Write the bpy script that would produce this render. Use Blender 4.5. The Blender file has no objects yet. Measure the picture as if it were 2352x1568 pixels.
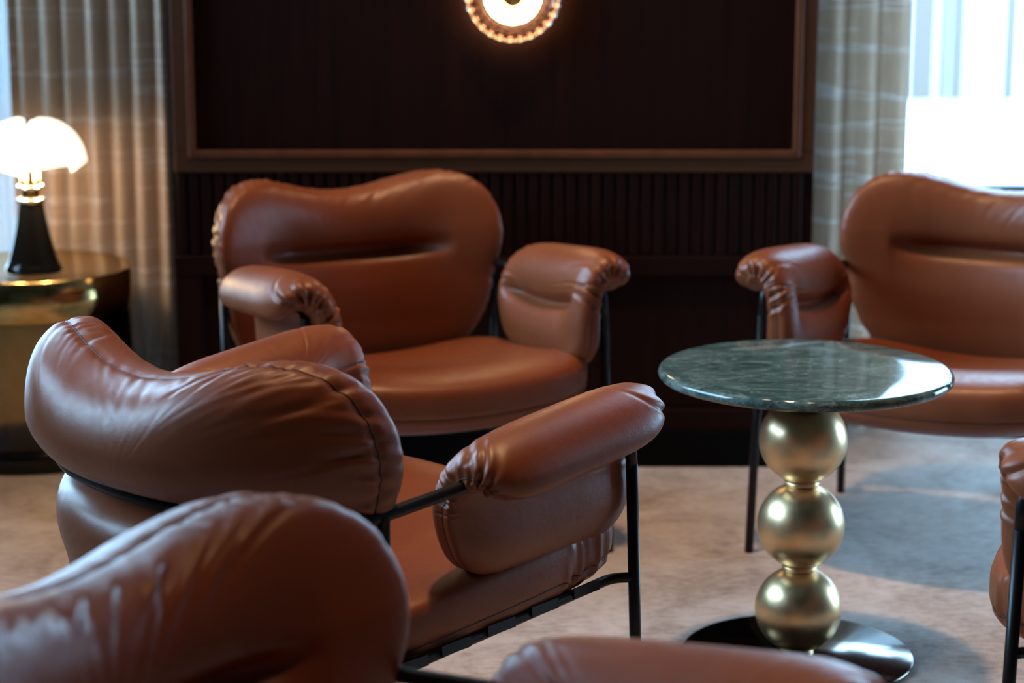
import bpy, math, random
import numpy as np
from mathutils import Vector

random.seed(7)
PI = math.pi
R = math.radians
SC = bpy.context.scene
COL = SC.collection

# ------------------------------------------------------------------ materials
def new_mat(name):
    m = bpy.data.materials.new(name)
    m.use_nodes = True
    nt = m.node_tree
    for n in list(nt.nodes):
        nt.nodes.remove(n)
    out = nt.nodes.new('ShaderNodeOutputMaterial')
    return m, nt, out

def pbsdf(nt, out, col, rough, metal=0.0, spec=0.5, **kw):
    b = nt.nodes.new('ShaderNodeBsdfPrincipled')
    b.inputs['Base Color'].default_value = (*col, 1)
    b.inputs['Roughness'].default_value = rough
    b.inputs['Metallic'].default_value = metal
    b.inputs['Specular IOR Level'].default_value = spec
    for k, v in kw.items():
        b.inputs[k.replace('_', ' ')].default_value = v
    nt.links.new(b.outputs[0], out.inputs['Surface'])
    return b

def tex(nt, kind, scale, coord='Object', stretch=None, **kw):
    tc = nt.nodes.new('ShaderNodeTexCoord')
    mp = nt.nodes.new('ShaderNodeMapping')
    if stretch:
        mp.inputs['Scale'].default_value = stretch
    nt.links.new(tc.outputs[coord], mp.inputs['Vector'])
    t = nt.nodes.new(kind)
    if 'Scale' in t.inputs:
        t.inputs['Scale'].default_value = scale
    for k, v in kw.items():
        t.inputs[k].default_value = v
    nt.links.new(mp.outputs[0], t.inputs['Vector'])
    return t

def ramp(nt, src, stops):
    r = nt.nodes.new('ShaderNodeValToRGB')
    els = r.color_ramp.elements
    while len(els) < len(stops):
        els.new(0.5)
    for e, (p, c) in zip(els, stops):
        e.position = p
        e.color = (*c, 1)
    nt.links.new(src, r.inputs['Fac'])
    return r

def bump(nt, b, src, strength, dist, prev=None):
    n = nt.nodes.new('ShaderNodeBump')
    n.inputs['Strength'].default_value = strength
    n.inputs['Distance'].default_value = dist
    nt.links.new(src, n.inputs['Height'])
    if prev:
        nt.links.new(prev.outputs[0], n.inputs['Normal'])
    nt.links.new(n.outputs[0], b.inputs['Normal'])
    return n

def mat_leather():
    m, nt, out = new_mat('cognac_leather')
    b = pbsdf(nt, out, (.24, .075, .03), .40, spec=.42)
    n = tex(nt, 'ShaderNodeTexNoise', 5.0, Detail=3.0)
    r = ramp(nt, n.outputs['Fac'], [(.3, (.185, .046, .0145)), (.7, (.23, .058, .019))])
    nt.links.new(r.outputs[0], b.inputs['Base Color'])
    v = tex(nt, 'ShaderNodeTexVoronoi', 520.0)
    n2 = tex(nt, 'ShaderNodeTexNoise', 60.0, Detail=4.0)
    b1 = bump(nt, b, n2.outputs['Fac'], .22, .002)
    bump(nt, b, v.outputs['Distance'], .16, .0008, b1)
    r2 = ramp(nt, n2.outputs['Fac'], [(.3, (.36,) * 3), (.7, (.45,) * 3)])
    nt.links.new(r2.outputs[0], b.inputs['Roughness'])
    return m

def mat_simple(name, col, rough, metal=0.0, spec=.5, **kw):
    m, nt, out = new_mat(name)
    pbsdf(nt, out, col, rough, metal, spec, **kw)
    return m

def mat_wood():
    m, nt, out = new_mat('dark_stained_wood')
    b = pbsdf(nt, out, (.03, .012, .008), .5, spec=.09)
    n = tex(nt, 'ShaderNodeTexNoise', 14.0, stretch=(3, 3, .12), Detail=6.0, Roughness=.6)
    r = ramp(nt, n.outputs['Fac'], [(.3, (.010, .0032, .0022)), (.6, (.016, .0048, .0029)), (.8, (.022, .0066, .0038))])
    nt.links.new(r.outputs[0], b.inputs['Base Color'])
    bump(nt, b, n.outputs['Fac'], .12, .002)
    return m

def mat_rail_wood():
    m, nt, out = new_mat('walnut_moulding')
    b = pbsdf(nt, out, (.10, .04, .02), .35, spec=.5)
    n = tex(nt, 'ShaderNodeTexNoise', 20.0, stretch=(1, 1, .4), Detail=5.0)
    r = ramp(nt, n.outputs['Fac'], [(.3, (.085, .026, .010)), (.7, (.13, .042, .016))])
    nt.links.new(r.outputs[0], b.inputs['Base Color'])
    return m

def mat_carpet():
    m, nt, out = new_mat('mottled_carpet')
    b = pbsdf(nt, out, (.4, .33, .28), .95, spec=.1)
    a = tex(nt, 'ShaderNodeTexNoise', 3.2, Detail=8.0, Roughness=.68, Distortion=.9)
    f = tex(nt, 'ShaderNodeTexNoise', 42.0, Detail=6.0, Roughness=.75, stretch=(.6, 1.5, 1))
    mx = nt.nodes.new('ShaderNodeMix'); mx.data_type = 'FLOAT'
    mx.inputs[0].default_value = .45
    nt.links.new(a.outputs['Fac'], mx.inputs[2]); nt.links.new(f.outputs['Fac'], mx.inputs[3])
    r = ramp(nt, mx.outputs[0], [(.30, (.21, .17, .15)), (.44, (.44, .37, .325)), (.52, (.58, .515, .47)), (.68, (.72, .68, .65))])
    nt.links.new(r.outputs[0], b.inputs['Base Color'])
    g = tex(nt, 'ShaderNodeTexNoise', 260.0, Detail=3.0)
    b1 = bump(nt, b, g.outputs['Fac'], .8, .006)
    bump(nt, b, f.outputs['Fac'], .5, .01, b1)
    return m

def mat_marble():
    m, nt, out = new_mat('green_marble')
    b = pbsdf(nt, out, (.05, .1, .09), .06, spec=.6)
    a = tex(nt, 'ShaderNodeTexNoise', 9.0, Detail=10.0, Roughness=.74, Distortion=1.3, stretch=(1, 2.2, 1))
    r = ramp(nt, a.outputs['Fac'], [(.32, (.010, .024, .022)), (.45, (.032, .066, .062)), (.55, (.070, .120, .112)), (.70, (.20, .275, .26))])
    v = tex(nt, 'ShaderNodeTexNoise', 4.0, Detail=10.0, Roughness=.6, Distortion=2.6, stretch=(1, 1.8, 1))
    vr = ramp(nt, v.outputs['Fac'], [(.485, (0, 0, 0)), (.50, (1, 1, 1)), (.515, (0, 0, 0))])
    mx = nt.nodes.new('ShaderNodeMix'); mx.data_type = 'RGBA'
    sc = nt.nodes.new('ShaderNodeMath'); sc.operation = 'MULTIPLY'; sc.inputs[1].default_value = .35
    nt.links.new(vr.outputs[0], sc.inputs[0])
    nt.links.new(sc.outputs[0], mx.inputs[0])
    nt.links.new(r.outputs[0], mx.inputs[6])
    mx.inputs[7].default_value = (.33, .40, .37, 1)
    nt.links.new(mx.outputs[2], b.inputs['Base Color'])
    return m

def mat_brass(name, col, rough, var=.06):
    m, nt, out = new_mat(name)
    b = pbsdf(nt, out, col, rough, 1.0)
    n = tex(nt, 'ShaderNodeTexNoise', 25.0, Detail=5.0)
    r = ramp(nt, n.outputs['Fac'], [(.3, (rough - var,) * 3), (.7, (rough + var,) * 3)])
    nt.links.new(r.outputs[0], b.inputs['Roughness'])
    return m

def mat_curtain(name, col, col2, thin):
    """woven drape: slubs, horizontal satin stripes, lets some daylight through"""
    m, nt, out = new_mat(name)
    st = tex(nt, 'ShaderNodeTexNoise', 9.0, stretch=(.18, .18, 3.2), Detail=2.0)
    st_r = ramp(nt, st.outputs['Fac'], [(.56, (0, 0, 0)), (.60, (1, 1, 1)), (.66, (0, 0, 0))])
    fi = tex(nt, 'ShaderNodeTexNoise', 160.0, stretch=(1, 1, .06), Detail=3.0)
    r = ramp(nt, fi.outputs['Fac'], [(.3, col2), (.7, col)])
    mx = nt.nodes.new('ShaderNodeMix'); mx.data_type = 'RGBA'
    sc = nt.nodes.new('ShaderNodeMath'); sc.operation = 'MULTIPLY'; sc.inputs[1].default_value = .45
    nt.links.new(st_r.outputs[0], sc.inputs[0]); nt.links.new(sc.outputs[0], mx.inputs[0])
    nt.links.new(r.outputs[0], mx.inputs[6])
    mx.inputs[7].default_value = (.8, .76, .72, 1)
    d = nt.nodes.new('ShaderNodeBsdfPrincipled')
    d.inputs['Roughness'].default_value = .6
    d.inputs['Sheen Weight'].default_value = .3
    nt.links.new(mx.outputs[2], d.inputs['Base Color'])
    t = nt.nodes.new('ShaderNodeBsdfTranslucent')
    nt.links.new(mx.outputs[2], t.inputs['Color'])
    ms = nt.nodes.new('ShaderNodeMixShader'); ms.inputs[0].default_value = thin
    nt.links.new(d.outputs[0], ms.inputs[1]); nt.links.new(t.outputs[0], ms.inputs[2])
    nt.links.new(ms.outputs[0], out.inputs['Surface'])
    return m

def mat_sheer():
    m, nt, out = new_mat('sheer_voile')
    t = nt.nodes.new('ShaderNodeBsdfTranslucent'); t.inputs['Color'].default_value = (.16, .15, .14, 1)
    d = nt.nodes.new('ShaderNodeBsdfDiffuse'); d.inputs['Color'].default_value = (.75, .75, .75, 1)
    tr = nt.nodes.new('ShaderNodeBsdfTransparent')
    a = nt.nodes.new('ShaderNodeMixShader'); a.inputs[0].default_value = .5
    nt.links.new(d.outputs[0], a.inputs[1]); nt.links.new(t.outputs[0], a.inputs[2])
    c = nt.nodes.new('ShaderNodeMixShader'); c.inputs[0].default_value = .05
    nt.links.new(a.outputs[0], c.inputs[1]); nt.links.new(tr.outputs[0], c.inputs[2])
    nt.links.new(c.outputs[0], out.inputs['Surface'])
    return m

def mat_pane(name, tint, refl_rough=.02, amount=1.0, ior=1.5):
    """thin sheet glass: straight-through with a Fresnel reflection"""
    m, nt, out = new_mat(name)
    tr = nt.nodes.new('ShaderNodeBsdfTransparent'); tr.inputs['Color'].default_value = (*tint, 1)
    gl = nt.nodes.new('ShaderNodeBsdfGlossy'); gl.inputs['Roughness'].default_value = refl_rough
    fr = nt.nodes.new('ShaderNodeFresnel'); fr.inputs['IOR'].default_value = ior
    mu = nt.nodes.new('ShaderNodeMath'); mu.operation = 'MULTIPLY'; mu.inputs[1].default_value = amount
    nt.links.new(fr.outputs[0], mu.inputs[0])
    ms = nt.nodes.new('ShaderNodeMixShader')
    nt.links.new(mu.outputs[0], ms.inputs[0])
    nt.links.new(tr.outputs[0], ms.inputs[1]); nt.links.new(gl.outputs[0], ms.inputs[2])
    nt.links.new(ms.outputs[0], out.inputs['Surface'])
    return m

def mat_emit(name, col, strength, base=None, rough=.3):
    m, nt, out = new_mat(name)
    b = pbsdf(nt, out, base or col, rough)
    b.inputs['Emission Color'].default_value = (*col, 1)
    b.inputs['Emission Strength'].default_value = strength
    return m

M = dict(
    leather=mat_leather(),
    thread=mat_simple('seam_thread', (.028, .010, .006), .55),
    metal=mat_simple('black_powder_coated_steel', (.005, .005, .006), .36, 0, .32),
    steel=mat_simple('bright_steel', (.6, .6, .6), .25, 1.0),
    webbing=mat_simple('black_webbing', (.012, .011, .011), .8),
    wood=mat_wood(), rail=mat_rail_wood(), frame=mat_simple('frame_wood', (.075, .027, .011), .42, 0, .3),
    black=mat_simple('black_skirting', (.003, .003, .003), .6, 0, .06),
    carpet=mat_carpet(), marble=mat_marble(),
    gold=mat_brass('satin_brass', (.72, .52, .29), .35),
    brass=mat_brass('polished_brass', (.62, .44, .18), .16, .04),
    mirror=mat_simple('black_mirror_metal', (.11, .092, .07), .13, 1.0),
    blackgloss=mat_simple('black_lacquer', (.006, .006, .006), .15, 0, .4),
    drape=mat_curtain('taupe_drape', (.50, .37, .265), (.37, .265, .185), .03),
    drape2=mat_curtain('taupe_drape_backlit', (.50, .335, .225), (.39, .255, .165), .38),
    sheer=mat_sheer(),
    pane=mat_pane('window_glass', (.96, .98, .98)),
    smoked=mat_pane('smoked_bronze_glass', (.74, .64, .46), .03, 1.0, 1.6),
    ceiling=mat_simple('ceiling_paint', (.12, .10, .085), .8),
    wall=mat_simple('brown_wall_paint', (.035, .025, .02), .7),
    winframe=mat_simple('dark_window_frame', (.02, .022, .025), .4),
    opal=mat_emit('opal_shade_lit', (1.0, .84, .64), 1.7, (.85, .82, .75), .35),
    ringlamp=mat_emit('ring_lamp', (1.0, .72, .42), 26.0),
    rimlamp=mat_emit('rim_lamp', (1.0, .60, .30), 45.0), glassdisc=mat_simple('tinted_ribbed_glass', (.62, .40, .32), .06, 0, .5, Transmission_Weight=1.0, IOR=1.48),
    glassrib=mat_simple('ribbed_glass', (1.0, .93, .88), .04, 0, .5, Transmission_Weight=1.0, IOR=1.48),
    downlight=mat_emit('downlight_lens', (1.0, .66, .36), 30.0),
    facade=mat_simple('pale_stone', (.78, .80, .82), .8),
    facadeglass=mat_simple('street_window', (.082, .064, .052), .4, 0, .25),
    street=mat_simple('pale_paving', (.6, .62, .64), .9),
    white=mat_simple('white_trim', (.7, .7, .7), .5),
)

# ------------------------------------------------------------------ mesh helpers
def link(name, me, parent=None, mat=None):
    o = bpy.data.objects.new(name, me)
    COL.objects.link(o)
    if parent is not None:
        o.parent = parent
    if mat is not None and me is not None:
        me.materials.append(mat)
    return o

def mesh_obj(name, verts, faces, mat, parent=None, smooth=True):
    me = bpy.data.meshes.new(name)
    me.from_pydata([tuple(map(float, v)) for v in verts], [], [tuple(map(int, f)) for f in faces])
    me.update()
    if smooth:
        for p in me.polygons:
            p.use_smooth = True
    return link(name, me, parent, mat)

class MB:
    """collects geometry for ONE mesh"""
    def __init__(s):
        s.v, s.f, s.sm = [], [], []
    def add(s, v, f, smooth=True):
        k = len(s.v)
        s.v += [tuple(map(float, p)) for p in v]
        s.f += [tuple(int(i) + k for i in q) for q in f]
        s.sm += [smooth] * len(f)
        return s
    def box(s, a, b, bev=0.0):
        x0, y0, z0 = a; x1, y1, z1 = b
        if bev <= 0:
            v = [(x0, y0, z0), (x1, y0, z0), (x1, y1, z0), (x0, y1, z0), (x0, y0, z1), (x1, y0, z1), (x1, y1, z1), (x0, y1, z1)]
            f = [(3, 2, 1, 0), (4, 5, 6, 7), (0, 1, 5, 4), (1, 2, 6, 5), (2, 3, 7, 6), (3, 0, 4, 7)]
            return s.add(v, f, False)
        import bmesh
        bm = bmesh.new()
        bmesh.ops.create_cube(bm, size=1.0)
        for q in bm.verts:
            q.co = Vector((x0 + (q.co.x + .5) * (x1 - x0), y0 + (q.co.y + .5) * (y1 - y0), z0 + (q.co.z + .5) * (z1 - z0)))
        bmesh.ops.bevel(bm, geom=bm.edges[:], offset=bev, segments=2, profile=.5, affect='EDGES')
        bm.verts.index_update()
        v = [q.co[:] for q in bm.verts]; f = [[q.index for q in p.verts] for p in bm.faces]
        bm.free()
        return s.add(v, f, False)
    def tube(s, pts, r, n=14, cap=True, closed=False):
        pts = [Vector(p) for p in pts]
        N = len(pts)
        rings = []
        up = None
        for i, p in enumerate(pts):
            if closed:
                t = pts[(i + 1) % N] - pts[i - 1]
            else:
                t = pts[min(i + 1, N - 1)] - pts[max(i - 1, 0)]
            t.normalize()
            if up is None:
                a = Vector((0, 0, 1)) if abs(t.z) < .9 else Vector((1, 0, 0))
                up = (a - t * a.dot(t)).normalized()
            else:
                up = (up - t * up.dot(t)).normalized()
            sd = t.cross(up)
            rr = r[i] if hasattr(r, '__len__') else r
            rings.append([p + (up * math.cos(2 * PI * k / n) + sd * math.sin(2 * PI * k / n)) * rr for k in range(n)])
        v = [q for ring in rings for q in ring]
        f = []
        for i in range(N if closed else N - 1):
            j = (i + 1) % N
            for k in range(n):
                f.append((i * n + k, i * n + (k + 1) % n, j * n + (k + 1) % n, j * n + k))
        if cap and not closed:
            f.append(tuple(range(n - 1, -1, -1)))
            f.append(tuple((N - 1) * n + k for k in range(n)))
        return s.add(v, f)
    def lathe(s, prof, n=64, c=(0, 0, 0), axis='z', mod=None):
        v = []
        for i, (r, h) in enumerate(prof):
            for k in range(n):
                a = 2 * PI * k / n
                rr = r * (mod(a, i) if mod else 1)
                x, y = rr * math.cos(a), rr * math.sin(a)
                p = (x, y, h) if axis == 'z' else (x, h, y)
                v.append((p[0] + c[0], p[1] + c[1], p[2] + c[2]))
        f = []
        flip = axis != 'z'
        for i in range(len(prof) - 1):
            for k in range(n):
                q = (i * n + k, i * n + (k + 1) % n, (i + 1) * n + (k + 1) % n, (i + 1) * n + k)
                f.append(q[::-1] if flip else q)
        return s.add(v, f)
    def build(s, name, mat, parent=None):
        me = bpy.data.meshes.new(name)
        me.from_pydata(s.v, [], s.f)
        me.update()
        for p, q in zip(me.polygons, s.sm):
            p.use_smooth = q
        return link(name, me, parent, mat)

def empty(name, loc=(0, 0, 0), rz=0.0):
    o = bpy.data.objects.new(name, None)
    COL.objects.link(o)
    o.location = loc
    o.rotation_euler = (0, 0, rz)
    o.empty_display_size = .1
    return o

def tag(o, label=None, cat=None, group=None, kind=None):
    if label: o['label'] = label
    if cat: o['category'] = cat
    if group: o['group'] = group
    if kind: o['kind'] = kind
    return o

def struct(o, label, cat):
    return tag(o, label, cat, None, 'structure')

def fillet_path(pts, rad, seg=8):
    """polyline with rounded corners"""
    pts = [Vector(p) for p in pts]
    out = [pts[0]]
    for i in range(1, len(pts) - 1):
        a, b, c = pts[i - 1], pts[i], pts[i + 1]
        d1, d2 = (a - b), (c - b)
        r = min(rad, d1.length * .49, d2.length * .49)
        p0, p2 = b + d1.normalized() * r, b + d2.normalized() * r
        for k in range(seg + 1):
            t = k / seg
            out.append(p0 * (1 - t) ** 2 + b * 2 * t * (1 - t) + p2 * t * t)
    out.append(pts[-1])
    return out

def catmull(P, n, closed=True):
    P = np.array(P, float)
    N = len(P)
    out = []
    rng = N if closed else N - 1
    for i in range(rng):
        if closed:
            p0, p1, p2, p3 = P[i - 1], P[i], P[(i + 1) % N], P[(i + 2) % N]
        else:
            p1, p2 = P[i], P[i + 1]
            p0 = P[i - 1] if i > 0 else 2 * p1 - p2
            p3 = P[i + 2] if i + 2 < N else 2 * p2 - p1
        for t in np.linspace(0, 1, n, endpoint=False):
            out.append(.5 * ((2 * p1) + (-p0 + p2) * t + (2 * p0 - 5 * p1 + 4 * p2 - p3) * t ** 2 + (-p0 + 3 * p1 - 3 * p2 + p3) * t ** 3))
    if not closed:
        out.append(P[-1])
    return np.array(out)

def resample(P, n, closed=True):
    P = np.array(P, float)
    Q = np.vstack([P, P[:1]]) if closed else P
    d = np.r_[0, np.cumsum(np.hypot(*(np.diff(Q, axis=0).T[:2])) if Q.shape[1] == 2 else np.linalg.norm(np.diff(Q, axis=0), axis=1))]
    t = np.linspace(0, d[-1], n, endpoint=not closed)
    return np.stack([np.interp(t, d, Q[:, k]) for k in range(Q.shape[1])], 1), d[-1]

def rnd_noise1(x, seed, period):
    """smooth periodic 1-D noise, x in [0,1)"""
    rs = np.random.RandomState(seed)
    tab = rs.uniform(-1, 1, period)
    t = (x * period) % period
    i = np.floor(t).astype(int); f = t - i
    f = f * f * (3 - 2 * f)
    return tab[i % period] * (1 - f) + tab[(i + 1) % period] * f

def pillow(outline, centre, mapf, Tf, Tb, e=.62, nphi=72, disp=None, seam_phi=None, eb=None):
    """Upholstered cushion: closed surface inflated from a flat outline.
    outline: (n,2) points ; mapf(a,b,w)->(x,y,z) arrays ; returns verts, faces, seam ring"""
    n = len(outline)
    c = np.array(centre)
    h = nphi // 2
    rh = .012 + .988 * np.sin(np.linspace(0, 1, h, endpoint=False) * PI / 2)
    ph_ = np.arcsin(rh ** (1 / e))
    phi = np.r_[ph_, PI / 2, PI - ph_[::-1]]
    nphi = len(phi)
    rho = np.sin(phi) ** e
    w = np.sign(np.cos(phi)) * np.abs(np.cos(phi)) ** np.where(phi > PI / 2, eb or e, e)
    w = np.where(w > 0, w * Tf, w * Tb)
    A = c[0] + rho[:, None] * (outline[None, :, 0] - c[0])
    B = c[1] + rho[:, None] * (outline[None, :, 1] - c[1])
    W = np.repeat(w[:, None], n, 1)
    # scale thickness by the local half width of the outline so that corners stay soft
    P = np.stack(mapf(A, B, W, np.repeat(rho[:, None], n, 1)), -1)
    def normals(P):
        du = np.roll(P, -1, 1) - np.roll(P, 1, 1)
        dv = np.gradient(P, axis=0)
        N = np.cross(du, dv)
        N /= np.linalg.norm(N, axis=-1, keepdims=True) + 1e-12
        return N
    N = normals(P)
    cen = P.mean((0, 1))
    if ((P - cen) * N).sum() < 0:
        N = -N; flip = True
    else:
        flip = False
    if disp is not None:
        P = P + N * disp(phi[:, None] + 0 * A, np.linspace(0, 1, n, endpoint=False)[None, :] + 0 * A, A, B, W)[..., None]
    seam = None
    if seam_phi is not None:
        j = seam_phi / (PI) * 1.0
        idx = np.interp(seam_phi, phi, np.arange(nphi))
        i0 = int(idx); f = idx - i0
        seam = P[i0] * (1 - f) + P[i0 + 1] * f
    V = P.reshape(-1, 3).tolist()
    F = []
    for j in range(nphi - 1):
        for k in range(n):
            q = (j * n + k, j * n + (k + 1) % n, (j + 1) * n + (k + 1) % n, (j + 1) * n + k)
            F.append(q[::-1] if flip else q)
    a = len(V); V.append(P[0].mean(0).tolist()); V.append(P[-1].mean(0).tolist())
    for k in range(n):
        q = (a, (k + 1) % n, k); F.append(q[::-1] if flip else q)
        q = (a + 1, (nphi - 1) * n + k, (nphi - 1) * n + (k + 1) % n); F.append(q[::-1] if flip else q)
    return V, F, seam

def creases(specs):
    """specs: list of (s0, depth, width, reach, slant, side) ; returns f(s, d): soft folds running away from a seam.
    s: 0..1 round the outline, d: signed distance from the seam (m)"""
    def f(s, d):
        out = np.zeros_like(s)
        for s0, dep, wd, reach, slant, side in specs:
            ds = (s - s0 - slant * d + .5) % 1.0 - .5
            dd = d * side
            env = np.where(dd > -.004, np.exp(-(np.maximum(dd, 0) / reach) ** 2), np.exp(-((dd + .004) / .006) ** 2))
            g = np.exp(-(ds / wd) ** 2) - .55 * np.exp(-((ds - 2.0 * wd) / (1.2 * wd)) ** 2)
            out -= dep * g * env
        return out
    return f

def crease_set(seed, count, s_lo, s_hi, dep, wd, reach, side, slant=0.0):
    rs = np.random.RandomState(seed)
    L = []
    for i in range(count):
        s0 = s_lo + (s_hi - s_lo) * (i + rs.uniform(.1, .9)) / count
        L.append((s0 % 1.0, dep * rs.uniform(.35, 1.15), wd * rs.uniform(.7, 1.5), reach * rs.uniform(.4, 1.3), slant + rs.uniform(-.25, .25), side))
    return L

# ------------------------------------------------------------------ the armchair
W_, WF, DY, ZF, ZR, WFF = .371, .375, .30, .657, .627, .394

def rail_path():
    half = [(WF + .0035, DY + .002, .585), (WF, DY, ZF), (W_, -DY + .03, ZR + .002), (.352, -.365, .621), (.26, -.425, .617), (.12, -.452, .615), (0, -.458, .614)]
    front = fillet_path(half[:3], .05, 8)
    back = catmull([half[2], half[3], half[4], half[5], half[6]], 8, closed=False)
    pts = [Vector(p) for p in front[:-1]] + [Vector(p) for p in back]
    left = [Vector((-p.x, p.y, p.z)) for p in pts[:-1]][::-1]
    return pts + left

def rail_y(x):
    return -.458 + .13 * np.clip(np.abs(x) / .371, 0, 1.4) ** 2.2

def make_backrest(root, face=.0008):
    # --- backrest
    half = [(0, .822), (.082, .830), (.165, .851), (.238, .866), (.298, .861), (.350, .828), (.381, .768), (.389, .70), (.378, .64), (.368, .60), (.360, .54), (.330, .46), (.275, .395), (.18, .352), (0, .338)]
    pts = half + [(-x, y) for x, y in half[1:-1]][::-1]
    ol, per = resample(catmull(pts, 12), 420)
    seam_b = R(96)
    def back_map(a, b, w, rho):
        y0 = rail_y(a) + .023
        lean = -.05 * (b - .62)
        upper = np.clip((b - .60) / .12, -1, 1)
        # thinner toward the bottom
        thick = .86 + .20 * upper * .5
        wf = np.where(w > 0, w * thick, w * (.84 + .20 * upper))
        y = y0 + lean + wf
        # groove on the sitter's side: a pulled-in line between the two bulges
        zc = .668 + .012 * (a / .25) ** 2
        k = np.clip(1.25 - (np.abs(a) / .245) ** 3, 0, 1) * (w > 0)
        gr = np.exp(-((b - zc) / .020) ** 2) * .040 + np.exp(-((b - zc) / .07) ** 2) * .018
        y = y - k * gr
        # the rail presses into the back side
        g2 = (np.exp(-((b - .616) / .020) ** 2) * .55 + np.exp(-((b - .616) / .055) ** 2) * .45) * (w < 0)
        rail_front = rail_y(a) + .010
        y = np.where(w < 0, y + g2 * np.maximum(rail_front - y, 0), y)
        return a, y, b
    sp = []
    # outline index 0 = top centre, runs to the sitter's right
    sp += crease_set(21, 30, .055, .30, .0036, .0028, .055, 1, -.15)
    sp += crease_set(22, 24, .72, .93, .0020, .0032, .050, 1, .15)
    sp += crease_set(23, 34, .07, .34, .0028, .0026, .040, -1)
    sp += crease_set(24, 34, .66, .93, .0028, .0026, .040, -1)
    sp += crease_set(28, 14, -.06, .06, .0012, .003, .09, 1, .5)
    sp += crease_set(26, 16, .36, .64, .003, .0035, .04, -1)
    fb = creases(sp)
    fcen = creases(crease_set(25, 17, -.155, .06, 1.0, .0042, .30, -1, -.45))
    def back_disp(ph, s, A, B, Wt):
        d = (ph - seam_b) * .12
        out = fb(s, d)
        q = np.clip((-d - .012) / .055, 0, 1)
        out += face * fcen(s, d) * q * q * (3 - 2 * q) * np.exp(-(np.maximum(-d - .05, 0) / .075) ** 2)
        out -= .0032 * np.exp(-(d / .005) ** 2)
        return out
    V, F, sr = pillow(ol, (0, .615), back_map, .090, .140, .62, 96, back_disp, seam_b, .84)
    bo = mesh_obj('backrest', V, F, M['leather'], root)
    MB().tube(sr, .0013, 6, closed=True).build('piping', M['thread'], bo)

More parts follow.
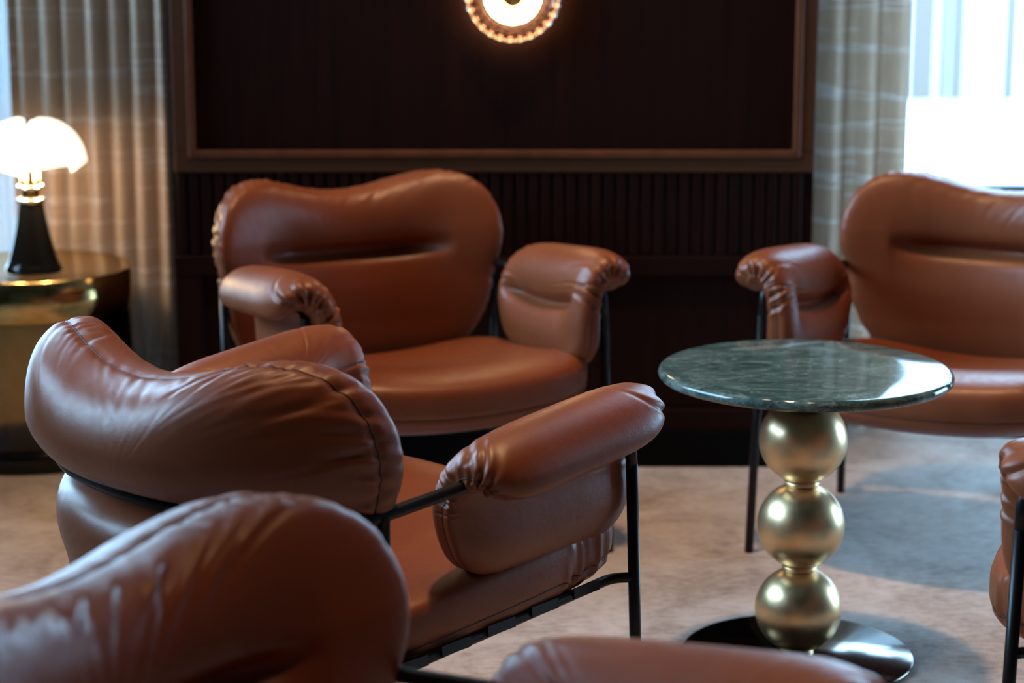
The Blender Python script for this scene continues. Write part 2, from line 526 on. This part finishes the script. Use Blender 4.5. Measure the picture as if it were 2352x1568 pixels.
def make_chair():
    root = empty('armchair')
    # --- frame
    MB().tube(rail_path(), .0108).build('arm_rail', M['metal'], root)
    for sx in (1, -1):
        MB().tube([(sx * WFF, DY + .012, 0), (sx * (WF + .0035), DY + .002, .59)], .0108).build('leg', M['metal'], root)
        MB().tube([(sx * W_, -DY, 0), (sx * W_, -DY, ZR)], .0108).build('leg', M['metal'], root)
    fr = MB()
    for sx in (1, -1):
        p = [(sx * .384, DY + .004, .385), (sx * .345, DY - .01, .378), (sx * .343, -.27, .352), (sx * .371, -.30, .35)]
        fr.tube(fillet_path(p, .025, 6), .0095)
    fr.tube([(-.343, -.27, .352), (.343, -.27, .352)], .0095)
    fr.build('seat_frame', M['metal'], root)
    for yy in (.21, .10, -.01, -.12, -.22):
        zz = .352 + (yy + .27) / .56 * .026
        v, f = [], []
        xs = np.linspace(-.343, .343, 33)
        hw = .034
        prof = []
        prof.append((-.343 - .0115, zz + .011)); prof.append((-.343 - .0125, zz - .004)); prof.append((-.335, zz - .0125))
        for x in xs[1:-1]:
            prof.append((x, zz - .012 - .03 * (1 - (x / .343) ** 2)))
        prof.append((.335, zz - .0125)); prof.append((.343 + .0125, zz - .004)); prof.append((.343 + .0115, zz + .011))
        m = len(prof)
        for x, z in prof:
            v += [(x, yy - hw, z), (x, yy + hw, z), (x, yy + hw, z + .003), (x, yy - hw, z + .003)]
        for i in range(m - 1):
            for k in range(4):
                f.append((i * 4 + k, i * 4 + (k + 1) % 4, (i + 1) * 4 + (k + 1) % 4, (i + 1) * 4 + k))
        f += [(3, 2, 1, 0), tuple((m - 1) * 4 + k for k in range(4))]
        mesh_obj('strap', v, f, M['webbing'], root, smooth=False)

    # --- seat cushion
    half = [(0, .40), (.12, .394), (.235, .372), (.318, .325), (.352, .245), (.360, .13), (.357, 0), (.347, -.13), (.325, -.245), (.26, -.30), (.13, -.315), (0, -.318)]
    pts = half + [(-x, y) for x, y in half[1:-1]][::-1]
    ol, per = resample(catmull(pts, 12), 440)
    seam = R(99)
    def seat_map(a, b, w, rho):
        xr = np.clip(a / .352, -1, 1)
        sag = -.036 * (1 - xr ** 2) * np.clip(1 - .25 * (b / .38), 0, 2)
        tilt = .03 * (b / .38)
        dish = -.016 * np.exp(-((a / .24) ** 2 + ((b + .02) / .2) ** 2)) * (w > 0)
        roll = .010 * np.exp(-((b - .27) / .09) ** 2) * (w > 0)
        return a, b, .424 + tilt + sag + w + dish + roll
    sp = crease_set(3, 16, .118, .20, .0040, .0028, .05, -1) + crease_set(4, 16, .80, .882, .0040, .0028, .05, -1) \
        + crease_set(5, 12, .12, .20, .003, .0028, .035, 1) + crease_set(6, 12, .80, .88, .003, .0028, .035, 1) \
        + crease_set(13, 14, -.07, .07, .0004, .004, .05, -1)
    fc = creases(sp)
    def seat_disp(ph, s, A, B, Wt):
        d = (ph - seam) * .11
        out = fc(s, d)
        out -= .004 * np.exp(-(d / .006) ** 2)
        out += .0015 * rnd_noise1(s * 1.0, 8, 37) * np.exp(-(d / .06) ** 2)
        return out
    V, F, sr = pillow(ol, (0, .02), seat_map, .074, .084, .53, 90, seat_disp, seam)
    so = mesh_obj('seat_cushion', V, F, M['leather'], root)
    MB().tube(sr[::1], .0013, 6, closed=True).build('piping', M['thread'], so)

    make_backrest(root)

    # --- armrests : padded blanket folded over the rail
    cl = catmull([(.322, .455), (.326, .52), (.328, .58), (.340, .632), (.366, .668), (.396, .674), (.420, .655), (.434, .622)], 16, closed=False)
    cl, L = resample(cl, 160, closed=False)
    tg = np.gradient(cl, axis=0); tg /= np.linalg.norm(tg, axis=1, keepdims=True)
    nrm = np.stack([-tg[:, 1], tg[:, 0]], 1)       # points to the sitter's side / up
    Y0, Y1 = -.125, .335
    hb = (Y1 - Y0) / 2; yc = (Y0 + Y1) / 2
    # rounded rectangle outline in (arc, y)
    N_ = 700
    t = np.linspace(0, 2 * PI, N_ * 4, endpoint=False)
    ex = .42
    oa = L / 2 + L / 2 * np.sign(np.cos(t)) * np.abs(np.cos(t)) ** ex
    ob = yc + hb * np.sign(np.sin(t)) * np.abs(np.sin(t)) ** ex
    ol, per = resample(np.stack([oa, ob], 1), N_)
    sarc = np.linspace(0, L, len(cl))
    for sx in (1, -1):
        def arm_map(a, b, w, rho, sx=sx):
            px = np.interp(a, sarc, cl[:, 0]); pz = np.interp(a, sarc, cl[:, 1])
            nx = np.interp(a, sarc, nrm[:, 0]); nz = np.interp(a, sarc, nrm[:, 1])
            q = a / L
            th = 1.0 + .12 * np.exp(-((q - .72) / .2) ** 2)
            k = np.clip(1.3 - (np.abs(b - yc) / .175) ** 4, 0, 1) * (w > 0)
            ac = .158 - .020 * (1 - np.clip(np.abs(b - yc) / .20, 0, 1) ** 2)
            gr = k * (.026 * np.exp(-((a - ac) / .013) ** 2) + .022 * np.exp(-((a - ac) / .045) ** 2))
            ww = w * th - gr
            # underside hugs the rail
            ww = np.where(w < 0, w * (.72 + .28 * np.exp(-((q - .2) / .25) ** 2)), ww)
            z = pz + nz * ww + .022 * (b - yc) / hb * np.clip(q * 1.5, 0, 1)
            bb = yc + (b - yc) * (1 + .03 * np.sin(PI * q)) + .035 * np.clip(1 - q * 2.2, 0, 1) * np.clip((yc - b) / hb, 0, 1)
            return sx * (px + nx * ww), bb, z
        fa = creases(crease_set(41, 10, .738, .840, .0048, .0026, .065, 1, .1) + crease_set(42, 10, .160, .262, .0048, .0026, .065, 1, -.1)
                     + crease_set(43, 10, .735, .85, .0040, .0026, .045, -1) + crease_set(44, 10, .15, .265, .0040, .0026, .045, -1)
                     + crease_set(45, 6, .40, .60, .003, .008, .03, -1))
        def arm_disp(ph, s, A, B, Wt):
            d = -(ph - PI / 2) * .075
            return fa(s, d) - .003 * np.exp(-(d / .005) ** 2)
        V, F, sr = pillow(ol, (L / 2, yc), arm_map, .051, .050, .60, 72, arm_disp, R(90))
        ao = mesh_obj('armrest', V, F, M['leather'], root)
        MB().tube(sr, .0011, 6, closed=True).build('piping', M['thread'], ao)
    return root

def copy_tree(o, parent=None):
    c = o.copy()
    COL.objects.link(c)
    if parent is not None:
        c.parent = parent
    for ch in o.children:
        copy_tree(ch, c)
    return c

CHAIRS = [
    ('cognac leather armchair against the dark panelled wall between the windows', -.253, 5.010, 25.9),
    ('cognac leather armchair turned away, showing its back and right arm beside the marble table', -.274, 3.560, 138.1),
    ('cognac leather armchair below the bright window, behind the green marble table', 1.073, 4.989, -27.8),
    ('blurred cognac leather armchair closest to the viewer, backrest cut by the lower left frame edge', -.085, 1.95, 60.0),
    ('cognac leather armchair mostly cut off by the right frame edge, front leg showing', 1.23, 3.36, -115.0),
]
chair0 = make_chair()
for i, (lab, x, y, yaw) in enumerate(CHAIRS):
    c = chair0 if i == 0 else copy_tree(chair0)
    if i == 3:                                    # more creased than the others
        for ch in [q for q in c.children if q.name.startswith('backrest')]:
            for g in list(ch.children):
                bpy.data.objects.remove(g)
            bpy.data.objects.remove(ch)
        make_backrest(c, .0036)
    c.location = (x, y, 0)
    c.rotation_euler = (0, 0, R(yaw + 180))
    tag(c, lab, 'armchair', 'leather armchairs around the marble table')

# ------------------------------------------------------------------ marble table
T = empty('side_table', (.599, 4.168, 0))
tag(T, 'round green marble table on three stacked brass balls and a black disc', 'table')
prof = [(0, .599)]
rt, th = .30, .0115
for k in range(13):
    a = -PI / 2 + PI * k / 12
    prof.append((rt - th + th * math.cos(a), .6105 + th * math.sin(a)))
prof += [(.2, .622), (.0005, .622)]
prof[0] = (.0005, .599)
MB().lathe(prof, 128).build('table_top', M['marble'], T)
MB().lathe([(.0005, .588), (.075, .588), (.075, .5988), (.0005, .5988)], 48).build('mounting_plate', M['metal'], T)
for zc in (.107, .289, .471):
    p = [(max(.0005, .0905 * math.sin(PI * k / 48)), zc - .0905 * math.cos(PI * k / 48)) for k in range(49)]
    MB().lathe(p, 96).build('ball', M['gold'], T)
for zc in (.198, .380):
    MB().lathe([(.030 + .006 * math.cos(2 * PI * k / 16), zc + .006 * math.sin(2 * PI * k / 16)) for k in range(17)], 64).build('collar', M['gold'], T)
MB().lathe([(.034, .010), (.034, .02), (.028, .03), (.0005, .03)], 48).build('foot_collar', M['gold'], T)
MB().lathe([(.03, .55), (.03, .59)], 48).build('neck', M['gold'], T)
MB().lathe([(.0005, 0), (.236, 0), (.241, .003), (.242, .007), (.239, .0105), (.0005, .0105)], 128).build('base_plate', M['mirror'], T)

# ------------------------------------------------------------------ drum table with lamp
DT = empty('drum_table', (-1.375, 5.89, 0))
tag(DT, 'round brass drum table with smoked glass body, left of the panelled wall', 'table')
rd = .285
MB().lathe([(.0005, .536), (rd - .02, .536), (rd - .006, .540), (rd, .536), (rd, .425), (rd - .004, .421), (rd - .012, .421), (rd - .012, .525), (.0005, .525)], 96).build('brass_band', M['brass'], DT)
MB().lathe([(rd - .006, .06), (rd - .006, .421)], 96).build('glass_body', M['smoked'], DT)
MB().box((-.11, -.11, .05), (.11, .11, .524), .01).build('pedestal', M['brass'], DT)
MB().lathe([(.0005, 0), (rd + .01, 0), (rd + .014, .004), (rd + .014, .055), (rd + .01, .06), (.0005, .06)], 96).build('plinth', M['blackgloss'], DT)

LP = empty('table_lamp', (-1.345, 5.80, .5405))
tag(LP, 'lit table lamp with white winged shade and flared black base on the drum table', 'lamp')
base = [(.0005, 0), (.078, 0), (.080, .004), (.079, .012), (.070, .030), (.058, .07), (.047, .115), (.039, .16), (.034, .195), (.0005, .195)]
pr_ = catmull(base[1:-1], 8, closed=False).tolist()
MB().lathe([(.0005, 0)] + pr_ + [(.0005, .1955)], 64).build('lamp_base', M['blackgloss'], LP)
MB().lathe([(.026, .195), (.026, .30)], 48).build('neck', M['brass'], LP)
rg = MB()
for zc, rr in ((.201, .036), (.238, .031)):
    rg.lathe([(rr + .005 * math.cos(2 * PI * k / 16), zc + .007 * math.sin(2 * PI * k / 16)) for k in range(17)], 48)
rg.build('neck_ring', M['steel'], LP)
# bat-wing shade: four bulging lobes with valleys between them
n, mrad = 128, 28
sv, sf = [], []
for i in range(mrad + 1):
    q = i / mrad
    for k in range(n):
        a = 2 * PI * k / n
        lobe = abs(math.cos(2 * (a - R(43)))) ** .75
        rad = .168 * (.68 + .32 * lobe)
        rr = rad * (.02 + .98 * q)
        top = .132 * math.sqrt(max(0, 1 - (max(0, q - .2) / .805) ** 2.1))
        dip = -.030 * max(0, 1 - q / .2) ** 1.6 - (1 - lobe) * .050 * math.sin(PI * min(1, q ** .55)) ** .9
        skirt = -(1 - lobe) * .030 * q ** 3
        sv.append((rr * math.cos(a), rr * math.sin(a), .294 + top + dip + skirt))
for i in range(mrad):
    for k in range(n):
        sf.append((i * n + k, i * n + (k + 1) % n, (i + 1) * n + (k + 1) % n, (i + 1) * n + k))
sh = mesh_obj('lamp_shade', sv, sf, M['opal'], LP)
so_ = sh.modifiers.new('thick', 'SOLIDIFY'); so_.thickness = .003
MB().lathe([(.0005, .395), (.006, .395), (.007, .41), (.005, .425), (.0005, .426)], 24).build('finial', M['blackgloss'], LP)

# ------------------------------------------------------------------ wall sconce
S = empty('wall_sconce', (.002, 5.70, 1.312))
tag(S, 'lit round ribbed glass wall lamp with brass centre on the dark panel', 'lamp')
MB().lathe([(.0005, -.012), (.070, -.012), (.070, 0)], 64, axis='y').build('back_plate', M['brass'], S)
pts = []
for k in range(61):
    q = k / 60
    r = .074 + q * (.117 - .074)
    pts.append((r, -.050 + .020 * q - .0035 * math.cos(q * 2 * PI * 3)))
back_ = [(r, h + .008) for r, h in pts[::-1]]
MB().lathe(pts + back_ + [pts[0]], 128, axis='y').build('glass_disc', M['glassdisc'], S)
bv, bf = [], []
na, nb = 27 * 12, 16
for i in range(na):
    a = 2 * PI * i / na
    rr = .0072 * (.72 + .28 * math.cos(27 * a))
    for k in range(nb):
        b = 2 * PI * k / nb
        r_ = .1235 + rr * math.cos(b)
        bv.append((r_ * math.cos(a), -.030 + rr * math.sin(b), r_ * math.sin(a)))
for i in range(na):
    for k in range(nb):
        bf.append((i * nb + k, ((i + 1) % na) * nb + k, ((i + 1) % na) * nb + (k + 1) % nb, i * nb + (k + 1) % nb))
mesh_obj('beaded_rim', bv, bf, M['glassrib'], S)
bv2 = []
for i in range(na):
    a = 2 * PI * i / na
    rr = .0008 + .0030 * max(0, math.cos(27 * a)) ** 1.5
    for k in range(nb):
        b = 2 * PI * k / nb
        r_ = .1215 + rr * math.cos(b)
        bv2.append((r_ * math.cos(a), -.0175 + rr * math.sin(b), r_ * math.sin(a)))
mesh_obj('rim_light', bv2, bf, M['rimlamp'], S)
ring = [(.058 + .018 * math.cos(2 * PI * k / 20), -.052 + .014 * math.sin(2 * PI * k / 20)) for k in range(21)]
MB().lathe(ring, 144, axis='y', mod=lambda a, i: 1 + .008 * math.cos(a * 24)).build('ring_light', M['ringlamp'], S)
MB().lathe([(.034, -.01), (.034, -.058), (.031, -.066), (.022, -.072), (.0005, -.074)], 64, axis='y').build('centre_cap', M['brass'], S)

# ------------------------------------------------------------------ the room
XL, XR, YB, YF, ZC = -3.2, 3.3, 6.32, -2.6, 5.8
fl = MB().box((XL - .3, YF - .3, -.12), (XR + .3, YB + .35, 0)).build('floor', M['carpet'])
struct(fl, 'mottled beige and grey carpet', 'floor')
# ceiling
ce = MB().box((XL - .3, YF - .3, ZC), (XR + .3, YB + .35, ZC + .15)).build('ceiling', M['ceiling'])
struct(ce, 'dim painted ceiling', 'ceiling')

# pier between the windows
PX0, PX1, PY = -.932, .828, 5.70
pier = MB().box((PX0, PY + .012, 0), (PX1, YB + .25, ZC)).build('wall_back', M['wood'])
struct(pier, 'dark stained wood panelled pier between two windows', 'wall')
# upper panel moulding (stepped picture-frame)
def frame(x0, x1, z0, z1, w, y0, d, name, lab, lip=.016):
    m = MB()
    for (a, b) in (((x0 - w, y0 - d, z0 - w), (x1 + w, y0, z0)), ((x0 - w, y0 - d, z1), (x1 + w, y0, z1 + w)), ((x0 - w, y0 - d, z0), (x0, y0, z1)), ((x1, y0 - d, z0), (x1 + w, y0, z1))):
        m.box(a, b, .004)
    o = m.build(name, M['frame'])
    struct(o, lab, 'moulding')
    m = MB()
    t_ = lip
    e_ = .006
    for (a, b) in (((x0 - e_, y0 - d - .008, z0 - t_), (x1 + e_, y0 - d + .006, z0 + e_)), ((x0 - e_, y0 - d - .008, z1 - e_), (x1 + e_, y0 - d + .006, z1 + t_)),
                   ((x0 - t_, y0 - d - .008, z0 - t_), (x0 + e_, y0 - d + .006, z1 + t_)), ((x1 - e_, y0 - d - .008, z0 - t_), (x1 + t_, y0 - d + .006, z1 + t_))):
        m.box(a, b, .005)
    return m
lipm = frame(-.868, .772, .888, 3.2, .056, PY + .012, .020, 'trim_1', 'dark wood frame round the large upper wall panel')
struct(lipm.build('trim_2', M['rail']), 'reddish walnut bead along the upper wall panel', 'moulding')
# slatted band
sl = MB()
x = PX0 + .012
while x < PX1 - .03:
    sl.box((x, PY - .004, .600), (x + .026, PY + .014, .832), .004)
    x += .0345
struct(sl.build('trim_3', M['wood']), 'band of narrow vertical dark wood slats', 'panelling')
mr = MB().box((PX0, PY - .012, .545), (PX1, PY + .012, .600), .004)
for (a, b) in ((PX0, PX0 + .075), (PX1 - .075, PX1)):
    mr.box((a, PY - .010, .110), (b, PY + .012, .545), .004)
mr.box((PX0, PY - .010, .108), (PX1, PY + .012, .165), .004)
struct(mr.build('trim_4', M['wood']), 'dark wood lower rail and stiles of the wall', 'moulding')
bbm = MB().box((PX0, PY - .014, 0), (PX1, PY + .012, .108), .004)
struct(bbm.build('baseboard_back', M['black']), 'black skirting under the panelled wall', 'baseboard')

# window walls left and right of the pier
def wall_with_hole(name, x0, x1, hx0, hx1, hz0, hz1, y0, y1, lab):
    m = MB()
    m.box((x0, y0, 0), (x1, y1, hz0)).box((x0, y0, hz1), (x1, y1, ZC)).box((x0, y0, hz0), (hx0, y1, hz1)).box((hx1, y0, hz0), (x1, y1, hz1))
    return struct(m.build(name, M['wall']), lab, 'wall')
wall_with_hole('wall_back_right', PX1, XR + .3, .97, 3.1, .06, 4.4, YB, YB + .25, 'wall round the right window')
wall_with_hole('wall_back_left', XL - .3, PX0, -3.0, -1.05, .06, 5.6, YB, YB + .25, 'wall round the left back window')

def window(name, x0, x1, z0, z1, y, bars, lab, rails=()):
    r = MB()
    w = .035
    r.box((x0, y - .03, z0), (x1, y + .03, z0 + w), .004).box((x0, y - .03, z1 - w), (x1, y + .03, z1), .004)
    r.box((x0, y - .03, z0), (x0 + w, y + .03, z1), .004).box((x1 - w, y - .03, z0), (x1, y + .03, z1), .004)
    for b in bars:
        r.box((b - .012, y - .02, z0), (b + .012, y + .02, z1), .003)
    for b in rails:
        r.box((x0, y - .03, b - .018), (x1, y + .03, b + .018), .003)
    o = struct(r.build(name, M['winframe']), lab, 'window')
    p = MB().box((x0 + .01, y - .004, z0 + .01), (x1 - .01, y + .004, z1 - .01)).build('pane', M['pane'], o)
    s = MB().box((x0 - .03, y - .16, z0 - .03), (x1 + .03, y - .01, z0 + .004), .004).build('window_sill', M['winframe'], o)
    return o
window('window_1', .97, 3.1, .06, 4.4, YB + .12, (2.35,), 'bright window behind the right armchair', (.682,))
window('window_2', -3.0, -1.05, .06, 5.6, YB + .12, (-2.0,), 'window behind the drum table, covered by drapes')

# left side wall with a tall window
m = MB()
LY0, LY1, LZ0, LZ1 = 2.6, 6.1, 1.7, 5.6
m.box((XL - .25, YF, 0), (XL, YB + .25, LZ0)).box((XL - .25, YF, LZ1), (XL, YB + .25, ZC)).box((XL - .25, YF, LZ0), (XL, LY0, LZ1)).box((XL - .25, LY1, LZ0), (XL, YB + .25, LZ1))
struct(m.build('wall_left', M['wall']), 'left side wall', 'wall')
m = MB()
for (a, b) in (((XL - .15, LY0, LZ0), (XL - .09, LY1, LZ0 + .04)), ((XL - .15, LY0, LZ1 - .04), (XL - .09, LY1, LZ1)), ((XL - .15, LY0, LZ0), (XL - .09, LY0 + .04, LZ1)), ((XL - .15, LY1 - .04, LZ0), (XL - .09, LY1, LZ1)), ((XL - .14, 4.33, LZ0), (XL - .10, 4.37, LZ1))):
    m.box(a, b, .004)
w3 = struct(m.build('window_3', M['winframe']), 'tall window in the left side wall', 'window')
MB().box((XL - .124, LY0 + .02, LZ0 + .02), (XL - .116, LY1 - .02, LZ1 - .02)).build('pane', M['pane'], w3)
m = MB()
RY0, RY1, RZ0, RZ1 = 4.8, 6.15, .05, 1.35  # low unseen opening, added and sized to throw daylight across the carpet
m.box((XR, 3.6, 0), (XR + .25, YB + .25, RZ0)).box((XR, 3.6, RZ1), (XR + .25, YB + .25, ZC)).box((XR, 3.6, RZ0), (XR + .25, RY0, RZ1)).box((XR, RY1, RZ0), (XR + .25, YB + .25, RZ1))
m.box((XR, YF, 0), (XR + .25, 3.6, ZC))
struct(m.build('wall_right', M['wall']), 'right side wall', 'wall')
m = MB()
for (a, b) in (((XR + .09, RY0, RZ0), (XR + .15, RY1, RZ0 + .04)), ((XR + .09, RY0, RZ1 - .04), (XR + .15, RY1, RZ1)), ((XR + .09, RY0, RZ0), (XR + .15, RY0 + .04, RZ1)), ((XR + .09, RY1 - .04, RZ0), (XR + .15, RY1, RZ1))):
    m.box(a, b, .004)
w4 = struct(m.build('added_window', M['winframe']), 'low unseen window added in the right side wall to light the carpet', 'window')
MB().box((XR + .116, RY0 + .02, RZ0 + .02), (XR + .124, RY1 - .02, RZ1 - .02)).build('pane', M['pane'], w4)
struct(MB().box((XL - .25, YF - .25, 0), (XR + .25, YF, ZC)).build('wall_front', M['wall']), 'wall behind the viewer', 'wall')

# ------------------------------------------------------------------ drapes
def drape(name, x0, x1, y, z0, z1, folds, depth, mat, seed, thick=.003):
    rs = np.random.RandomState(seed)
    nx, nz = int(folds * 22), 44
    xs = np.linspace(0, 1, nx)
    ph = xs * folds * 2 * PI + np.interp(xs, np.linspace(0, 1, 9), rs.uniform(-.9, .9, 9))
    amp = np.interp(xs, np.linspace(0, 1, 11), rs.uniform(.6, 1.2, 11))
    V, F = [], []
    for j in range(nz + 1):
        q = j / nz
        z = z0 + (z1 - z0) * q
        wob = .02 * math.sin(q * 5 + seed)
        for i in range(nx):
            s = ph[i] + .25 * math.sin(q * 3.1 + xs[i] * 6)
            yy = y + depth * amp[i] * (math.sin(s) + .22 * math.sin(2 * s + 1))
            xx = x0 + (x1 - x0) * xs[i] + .35 * depth * math.sin(s + 1.2) * (1 - abs(2 * xs[i] - 1) ** 6)
            V.append((xx + wob * .2, yy, z))
    for j in range(nz):
        for i in range(nx - 1):
            F.append((j * nx + i, j * nx + i + 1, (j + 1) * nx + i + 1, (j + 1) * nx + i))
    o = mesh_obj(name, V, F, mat)
    return o
tag(drape('curtain', -1.49, -.985, 6.245, .008, 5.7, 7.5, .030, M['drape'], 5), 'taupe pleated drape behind the lamp, left of the panelled wall', 'curtain')
tag(drape('curtain', .875, 1.165, 6.13, .008, 4.5, 3.2, .024, M['drape2'], 9), 'grey beige drape between the panelled wall and the bright window', 'curtain')
tag(drape('sheer_curtain', -1.72, -1.46, 6.285, .008, 5.7, 3.5, .02, M['sheer'], 3, .001), 'pale sheer curtain behind the lamp at the left frame edge', 'curtain')

# ------------------------------------------------------------------ outside
struct(MB().box((-30, YB + .6, -.5), (30, 40, -.4)).build('ground', M['street']), 'pale street paving outside', 'street')
bl = empty('building', (6, 21, -.4))
tag(bl, 'pale building with a shopfront seen blurred through the right window', 'building')
MB().box((-16, 0, 0), (16, 3, 9)).build('facade', M['facade'], bl)
for xa, xb, z1 in ((-2.03, -1.80, 2.6), (-1.74, -1.66, 2.6), (-1.62, -1.50, 2.6), (-1.44, -1.39, 2.6), (-1.25, -1.22, 2.2), (-1.10, -.98, 2.0), (.6, 2.2, 2.6), (-4.6, -2.9, 2.6)):
    MB().box((xa, -.06, .05), (xb, .05, z1)).build('shop_window', M['facadeglass'], bl)
for xx in np.arange(-12.5, 12.6, 2.5):
    for z in (3.9, 6.6):
        MB().box((xx - .55, -.05, z), (xx + .55, .05, z + 1.6)).build('window', M['facadeglass'], bl)

# ------------------------------------------------------------------ lights
def downlight(x, y, e, size=46, i=0, lab=''):
    o = empty('downlight', (x, y, ZC))
    tag(o, lab or 'small round recessed ceiling spotlight', 'lamp', 'recessed ceiling spotlights')
    MB().lathe([(.030, -.001), (.045, -.006), (.048, -.001), (.048, 0)], 32).build('trim_ring', M['brass'], o)
    MB().lathe([(.0005, -.0015), (.030, -.0015)], 32).build('lens', M['downlight'], o)
    l = bpy.data.lights.new('spot', 'SPOT')
    l.energy = e; l.color = (1.0, .60, .30); l.spot_size = R(size); l.spot_blend = .7; l.shadow_soft_size = .16
    lo = bpy.data.objects.new('spot', l); COL.objects.link(lo)
    lo.location = (x, y, ZC - .03)
for (x, y, e) in ((.12, 4.45, 660), (.70, 3.1, 120), (-.9, 2.9, 22), (1.5, 4.2, 4), (.75, 1.1, 310), (1.6, 2.2, 50), (-1.4, 1.2, 22), (-.55, 5.0, 110)):
    downlight(x, y, e)

# lamp bulbs
def bulb(name, loc, e, rad, col=(1.0, .66, .36)):
    l = bpy.data.lights.new(name, 'POINT'); l.energy = e; l.color = col; l.shadow_soft_size = rad
    o = bpy.data.objects.new(name, l); COL.objects.link(o); o.location = loc
for k in range(4):
    bulb('lamp_bulb', (-1.345 + .075 * math.cos(k * PI / 2 + R(63)), 5.80 + .075 * math.sin(k * PI / 2 + R(63)), .5405 + .268), 1.9, .02)

def portal(name, loc, rot, sx, sy):
    l = bpy.data.lights.new(name, 'AREA'); l.shape = 'RECTANGLE'; l.size = sx; l.size_y = sy
    l.cycles.is_portal = True
    o = bpy.data.objects.new(name, l); COL.objects.link(o); o.location = loc; o.rotation_euler = rot
portal('portal_right', (2.035, YB + .2, 2.23), (R(-90), 0, 0), 2.13, 4.34)
portal('portal_back_left', (-2.0, YB + .2, 2.83), (R(-90), 0, 0), 1.95, 5.54)
portal('portal_left', (XL - .2, 4.35, 3.65), (0, R(-90), 0), 3.9, 3.5)

portal('portal_right_side', (XR + .2, 5.475, .7), (0, R(90), 0), 1.3, 1.35)

# sky
wd = bpy.data.worlds.new('sky'); SC.world = wd; wd.use_nodes = True
nt = wd.node_tree
bg = nt.nodes['Background']
bg.inputs['Color'].default_value = (.42, .70, 1.0, 1)
bg.inputs['Strength'].default_value = 23.0

# ------------------------------------------------------------------ camera
cam = bpy.data.cameras.new('camera')
cam.sensor_width = 36.0
cam.lens = 4800 / 2352 * 36
cam.clip_start = .05
co = bpy.data.objects.new('camera', cam); COL.objects.link(co)
co.location = (0, 0, 1.544)
co.rotation_euler = (R(90 - 11.75), 0, 0)
cam.dof.use_dof = True
cam.dof.focus_distance = 3.62
cam.dof.aperture_fstop = 2.9
cam.dof.aperture_blades = 9
SC.camera = co

vs = SC.view_settings
vs.view_transform = 'Standard'; vs.look = 'None'; vs.exposure = 0.0; vs.gamma = 1.0; vs.use_curve_mapping = False
SC.cycles.max_bounces = 10
SC.cycles.transparent_max_bounces = 12
SC.cycles.sample_clamp_indirect = 6.0
SC.cycles.caustics_reflective = False
SC.cycles.caustics_refractive = False
